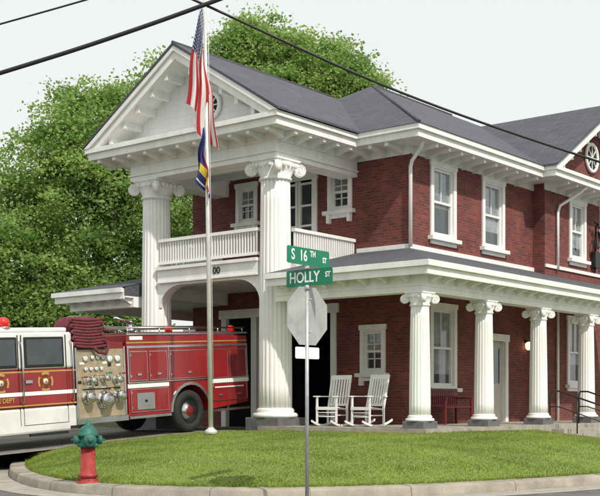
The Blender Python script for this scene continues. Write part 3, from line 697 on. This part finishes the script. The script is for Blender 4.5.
f=MB(MI,('bench',)); [f.box(-.7,.7,-.25+i*.1,-.17+i*.1,.43,.455) for i in range(5)]; make(f,'seat',E)
f=MB(MI,('bench',)); [f.box(-.7+i*.1,-.65+i*.1,.24,.26,.5,.86) for i in range(15)]; f.box(-.72,.72,.235,.27,.86,.92); f.box(-.72,.72,.235,.27,.46,.5); make(f,'backrest',E)
for x in (-.68,.62):
    f=MB(MI,('bench',)); f.box(x,x+.06,-.25,-.19,0,.65); f.box(x,x+.06,.2,.26,0,.43); f.box(x,x+.06,-.27,.26,.65,.69); make(f,'leg',E)
E.rotation_euler=(0,0,ANG); E.location=MS@Vector((4.5,1.95,-.6))
# ---------------- hydrant
hp=Vector(((88-300)/F*17.25,17.25,0)) 
E=empty('fire_hydrant',(0,0,0),label='red fire hydrant with green cap beside the kerb',category='fire hydrant')
f=MB(MI,('hred',)); f.lathe((0,0,-.05),[(.17,0),(.17,.085),(.13,.09),(.125,.14),(.155,.15),(.155,.19),(.115,.20),(.11,.60)],n=28)
for k in range(8):
    th=k*math.pi/4; f.cyl((.143*math.cos(th),.143*math.sin(th),.02),(.143*math.cos(th),.143*math.sin(th),.06),.014,n=6)
make(f,'barrel',E)
f=MB(MI,('hgreen',)); f.lathe((0,0,.55),[(.115,0),(.16,.005),(.16,.04),(.13,.05),(.13,.16),(.155,.165),(.155,.20),(.145,.205),(.14,.24),(.115,.29),(.07,.325),(.045,.335),(.045,.36),(.03,.365),(.03,.41),(.01,.415)],n=28)
for k in range(8):
    th=k*math.pi/4+.2; f.cyl((.142*math.cos(th),.142*math.sin(th),.73),(.142*math.cos(th),.142*math.sin(th),.775),.013,n=6)
make(f,'bonnet',E)
for d in ((1,0,0),(-1,0,0),(0,-1,0)):
    big=d[1]!=0; r=.085 if big else .06
    f=MB(MI,('hgreen',)); f.lathe((0,0,.66),[(r*.85,.1),(r*.85,.15),(r*1.15,.155),(r*1.15,.2),(r*.9,.215),(r*.3,.22),(r*.3,.255),(r*.1,.256)],axis=d,n=20); make(f,'nozzle_cap',E)
E.rotation_euler=(0,0,.35); E.location=(hp.x,hp.y,H0-1.255)
# ---------------- street sign
SY=15.0; sx=(307-300)/F*SY
E=empty('street_sign',(sx,SY,0),label='street sign with two green name signs above stop sign',category='street sign')
cz=H0+(401-257)/F*SY; cz2=H0+(401-277.5)/F*SY
f=MB(MI,('galv',)); f.cyl((sx,SY,0),(sx,SY,cz2-.14),.026,n=12); f.lathe((sx,SY,0),[(.07,0),(.07,.04),(.03,.06)],n=12)
make(f,'post',E)
def plate(cen,right,w,h,name,mats,par,th=.006,rad=.03):
    right=Vector(right).normalized(); n=right.cross(ZD); pts=[]
    for cx,cz,s0 in ((w/2-rad,h/2-rad,0),(-w/2+rad,h/2-rad,1),(-w/2+rad,-h/2+rad,2),(w/2-rad,-h/2+rad,3)):
        for k in range(5):
            th_=s0*math.pi/2+k*math.pi/8; pts.append(Vector(cen)+right*(cx+rad*math.cos(th_))+ZD*(cz+rad*math.sin(th_))-n*th/2)
    f=MB(MI,mats); f.prism(pts,n*th); return make(f,name,par)
c=Vector((sx+.02,SY,cz))
s1=plate(c,RD,.90,.225,'street_name_sign',('sgreen',),E)
def stx(parts,c,right,par):
    right=Vector(right); n=right.cross(ZD)
    for s,size,off,dz_ in parts: text(s,size,c+right*off+ZD*dz_+n*.006,right,ZD,'swhite','lettering',par,.0015,.003,.82)
stx([('S',.2,-.33,0),('16',.2,-.115,0),('TH',.11,.085,.04),('ST',.10,.34,-.02)],c,RD,s1)
cH=Vector((sx+.03,SY,cz2))
s2=plate(cH,SD,.78,.225,'street_name_sign',('sgreen',),E)
stx([('HOLLY',.2,-.08,0),('ST',.10,.315,.02)],cH,SD,s2)
f=MB(MI,('galv',)); zc_=(cz+cz2)/2; f.box(sx-.03,sx+.03,SY-.03,SY+.03,zc_-.018,zc_+.018); make(f,'bracket',E)
f=MB(MI,('galv',)); f.lathe((sx,SY,cz2-.17),[(.034,0),(.034,.05),(.022,.07)],n=12); make(f,'bracket',E)
rr=Vector((.69,.72,0)).normalized(); n=rr.cross(ZD); cs=Vector((sx+.03,SY,H0+(401-316)/F*SY))-n*.035
f=MB(MI,('signback','redlens')); R8=.385/math.cos(math.pi/8)
f.prism([cs+rr*R8*math.cos(math.pi/8+k*math.pi/4)+ZD*R8*math.sin(math.pi/8+k*math.pi/4) for k in range(8)],n*.004)
make(f,'stop_sign',E)
for dz_ in (.22,-.22):
    f=MB(MI,('galv',)); f.cyl(cs+ZD*dz_,cs+ZD*dz_+n*.075,.012,n=6); make(f,'bolt',E)
plate(Vector((sx+.03,SY,H0+(401-353)/F*SY))-n*.035,rr,.46,.155,'plaque',('swhite',),E,.004,.02)
# ---------------- flagpole + flags
fp=pix(211,432,25.0); top=pix(204.5,-14,25.0)
E=empty('flagpole',fp,label='tall white metal flagpole standing on the grass mound',category='flagpole')
f=MB(MI,('pole',)); f.tube([fp-ZD*.1,fp+(top-fp)*.5,top],[.055,.047,.035],16); f.lathe(fp-ZD*.05,[(.14,0),(.14,.08),(.08,.12),(.06,.15)],n=20); make(f,'pole',E)
f=MB(MI,('gold',)); f.lathe(top,[(.01,0),(.06,.03),(.08,.08),(.06,.13),(.01,.16)],n=16); make(f,'finial',E)
f=MB(MI,('white2',)); f.tube([fp+(top-fp)*t_+Vector((.07,-.03,0)) for t_ in (.1,.4,.7,.98)],.006,5); make(f,'halyard',E)
def poleat(z): t_=(z-fp.z)/(top.z-fp.z); return fp+(top-fp)*t_
def flag(name,ztop,Hh,Ll,colf,label,wd=.5,seed=0):
    nu,nv=80,64; vs=[];fc=[]
    for i in range(nu+1):
        for j in range(nv+1):
            s=i/nu;t=j/nv
            z=ztop-t*Hh*(1-.12*s)-s*Ll*.93
            pp_=poleat(max(z,fp.z)); q=s**.55
            x=-.05+q*(-wd*.72*(1-t)+wd*.22*math.sin(t*8+seed)*min(1,s*3)+wd*.36*t)+.02*math.sin(s*9+t*5)
            y=-.05+q*(.12*math.sin(t*13+s*4+seed)+.06*math.sin(t*23+1.7))-.03
            vs.append((pp_.x+x,pp_.y+y,z)); fc.append(colf(s,t))
    f=MB(MI,('flag',)); f.add(vs,[(i*(nv+1)+j,(i+1)*(nv+1)+j,(i+1)*(nv+1)+j+1,i*(nv+1)+j+1) for i in range(nu) for j in range(nv)],True)
    o=make(f,name,None,fix=False,label=label,category='flag')
    at=o.data.attributes.new('fcol','FLOAT_COLOR','POINT')
    at.data.foreach_set('color',np.array([c4(c) for c in fc],dtype=np.float32).ravel())
def us(s,t):
    if s<.42 and t<.54:
        a=(s/.42*11)%1; b=(t/.54*9)%1
        return (.75,.75,.75) if (abs(a-.5)<.2 and abs(b-.5)<.24) else (.012,.02,.10)
    return (.48,.02,.03) if int(t*13)%2==0 else (.75,.74,.72)
def tn(s,t):
    if s>.92: return (.02,.03,.16)
    if s>.88: return (.75,.75,.75)
    if .5<s<.72 and t>.3: return (.6,.45,.05)
    return (.02,.03,.16) if t<.6 else (.35,.02,.03)
flag('american_flag',pix(205,8,25).z,1.2,2.3,us,'american flag hanging limp from the flagpole',.54)
flag('state_flag',pix(205,128,25).z,.7,1.1,tn,'blue and red state flag hanging limp below larger flag',.32,2)
# ---------------- cables
def cable(pts,r,dep,label):
    ps=[]
    P3=[pix(u,v,d) for (u,v),d in zip(pts,dep)]
    n=40
    for k in range(n+1):
        c=cat([tuple(p) for p in P3],k/n); ps.append(Vector(c))
    f=MB(MI,('black',)); f.tube(ps,r,8); make(f,'utility_cable',None,label=label,category='cable',group='overhead cables')
cable([(-260,152),(0,73),(110,38),(225,-3),(420,-78)],.030,(15,15,15,15,15),'thick black overhead cable crossing above the street')
cable([(-200,80),(0,24),(85,0),(300,-62)],.014,(16,16,16,16),'thin black overhead cable crossing above the street')
cable([(0,-86),(190,-2),(400,92),(600,162),(800,222)],.018,(15,15,16,17,18),'black overhead cable running toward the station')
# ---------------- trees
def tree(base,blobs,label,k=26,leaf=.17,seed=0,trunk=.4):
    rg=np.random.default_rng(seed); bx,by=base
    E=empty('tree',(bx,by,0.0),label=label,category='tree')
    f=MB(MI,('bark',)); cz=sum(b[2] for b in blobs)/len(blobs)
    top=Vector((sum(b[0] for b in blobs)/len(blobs),sum(b[1] for b in blobs)/len(blobs),cz))
    b0=Vector((bx,by,-.1)); fork=b0.lerp(top,.45)
    f.tube([b0,b0.lerp(fork,.5)+Vector((.15,0,0)),fork,top],[trunk,trunk*.8,trunk*.6,trunk*.25],10); make(f,'trunk',E)
    for b in blobs:
        f=MB(MI,('bark',))
        c=Vector(b[:3]); st=b0.lerp(top,rg.uniform(.4,.8)); mid=st.lerp(c,.5)+Vector((rg.normal(0,.3),rg.normal(0,.3),-.3))
        f.tube([st,mid,c,c+Vector((rg.normal(0,.3),rg.normal(0,.3),b[3]*.4))],[trunk*.3,trunk*.18,trunk*.08,.015],6)
        for q in range(5):
            d=Vector(rg.normal(0,1,3)).normalized()*b[3]*.7; f.tube([c,c+d*.5+Vector((0,0,.15)),c+d],[trunk*.08,.025,.01],5)
        make(f,'limb',E)
    Vs=[];Ts=[]
    for b in blobs:
        R=b[3]; nc=int(k*R*R)+8
        d=rg.normal(0,1,(nc,3)); d/=np.linalg.norm(d,axis=1)[:,None]
        rad=R*(.45+.65*rg.random(nc)**.7)*(1+.2*np.sin(d[:,0]*5+b[0])*np.cos(d[:,2]*6+b[1]))
        cc=np.array(b[:3])+d*rad[:,None]*np.array([1,1,.85])
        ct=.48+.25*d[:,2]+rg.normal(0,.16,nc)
        for c_,t_ in zip(cc,ct):
            m=int(rg.integers(45,95)); sg=rg.uniform(.18,.36)
            Vs.append(c_+rg.normal(0,1,(m,3))*np.array([sg*1.25,sg*1.25,sg*.6])); Ts.append(np.clip(t_+rg.normal(0,.09,m),0,1))
    C=np.concatenate(Vs); T=np.concatenate(Ts); n=len(C)
    a=rg.normal(0,1,(n,3)); a[:,2]*=.6; a/=np.linalg.norm(a,axis=1)[:,None]; b_=np.cross(a,rg.normal(0,1,(n,3))); b_/=np.linalg.norm(b_,axis=1)[:,None]
    s=leaf*(.5+.8*rg.random(n))[:,None] 
    V=np.stack([C-a*s*.5,C+b_*s*.36,C+a*s*.5,C-b_*s*.36],1).reshape(-1,3)
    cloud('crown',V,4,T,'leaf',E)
def bl(u,v,Y,r): p=pix(u,v,Y); return (p.x,p.y,p.z,r)
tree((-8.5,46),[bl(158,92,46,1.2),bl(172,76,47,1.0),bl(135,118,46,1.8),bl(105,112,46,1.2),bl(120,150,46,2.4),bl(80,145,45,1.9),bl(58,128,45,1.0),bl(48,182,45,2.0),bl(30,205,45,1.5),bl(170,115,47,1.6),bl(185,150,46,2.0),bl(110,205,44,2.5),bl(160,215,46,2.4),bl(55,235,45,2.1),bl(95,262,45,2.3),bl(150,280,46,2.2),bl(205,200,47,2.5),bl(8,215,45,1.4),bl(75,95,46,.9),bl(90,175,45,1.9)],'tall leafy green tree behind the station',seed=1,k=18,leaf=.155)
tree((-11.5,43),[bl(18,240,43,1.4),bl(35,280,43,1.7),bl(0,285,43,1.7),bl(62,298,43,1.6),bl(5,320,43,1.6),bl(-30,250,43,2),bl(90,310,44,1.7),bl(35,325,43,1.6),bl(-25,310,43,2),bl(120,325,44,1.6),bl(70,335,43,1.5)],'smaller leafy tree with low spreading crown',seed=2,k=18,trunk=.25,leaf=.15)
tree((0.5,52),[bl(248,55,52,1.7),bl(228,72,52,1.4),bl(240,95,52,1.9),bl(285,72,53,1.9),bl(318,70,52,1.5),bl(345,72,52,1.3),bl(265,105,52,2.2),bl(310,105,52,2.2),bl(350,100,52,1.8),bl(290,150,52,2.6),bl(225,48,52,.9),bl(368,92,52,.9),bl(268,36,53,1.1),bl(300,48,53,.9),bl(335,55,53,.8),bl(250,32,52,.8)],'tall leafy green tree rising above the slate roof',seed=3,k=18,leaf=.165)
# ---------------- world, sun, camera
ts=Vector((.42,-.72,.86)).normalized(); el=math.asin(ts.z); rot=math.atan2(ts.x,ts.y)
w=bpy.data.worlds.new('World'); sc.world=w; w.use_nodes=True; nt=w.node_tree; bg=nt.nodes['Background']
sky=nt.nodes.new('ShaderNodeTexSky'); sky.sky_type='NISHITA'; sky.sun_disc=False; sky.sun_elevation=el; sky.sun_rotation=rot; sky.dust_density=4; sky.air_density=1.0; sky.ozone_density=1
mx=nt.nodes.new('ShaderNodeMixRGB'); mx.inputs[0].default_value=.85; mx.inputs[2].default_value=(9.5,9.75,9.5,1)
nt.links.new(sky.outputs[0],mx.inputs[1]); nt.links.new(mx.outputs[0],bg.inputs[0]); bg.inputs[1].default_value=.105
sl=bpy.data.lights.new('sun','SUN'); sl.energy=3.6; sl.angle=math.radians(.9); sl.color=(1,.945,.86)
so=bpy.data.objects.new('sun',sl); so.rotation_euler=ts.to_track_quat('Z','Y').to_euler(); so.location=(20,-20,40); col.objects.link(so)
cd=bpy.data.cameras.new('camera'); cd.sensor_width=36; cd.lens=F/600*36; cd.shift_y=153/600; cd.clip_end=3000; cd.clip_start=.1
co=bpy.data.objects.new('camera',cd); co.location=(0,0,H0); co.rotation_euler=(math.pi/2,0,0); col.objects.link(co); sc.camera=co
sc.view_settings.view_transform='Standard'; sc.view_settings.look='None'; sc.view_settings.exposure=0
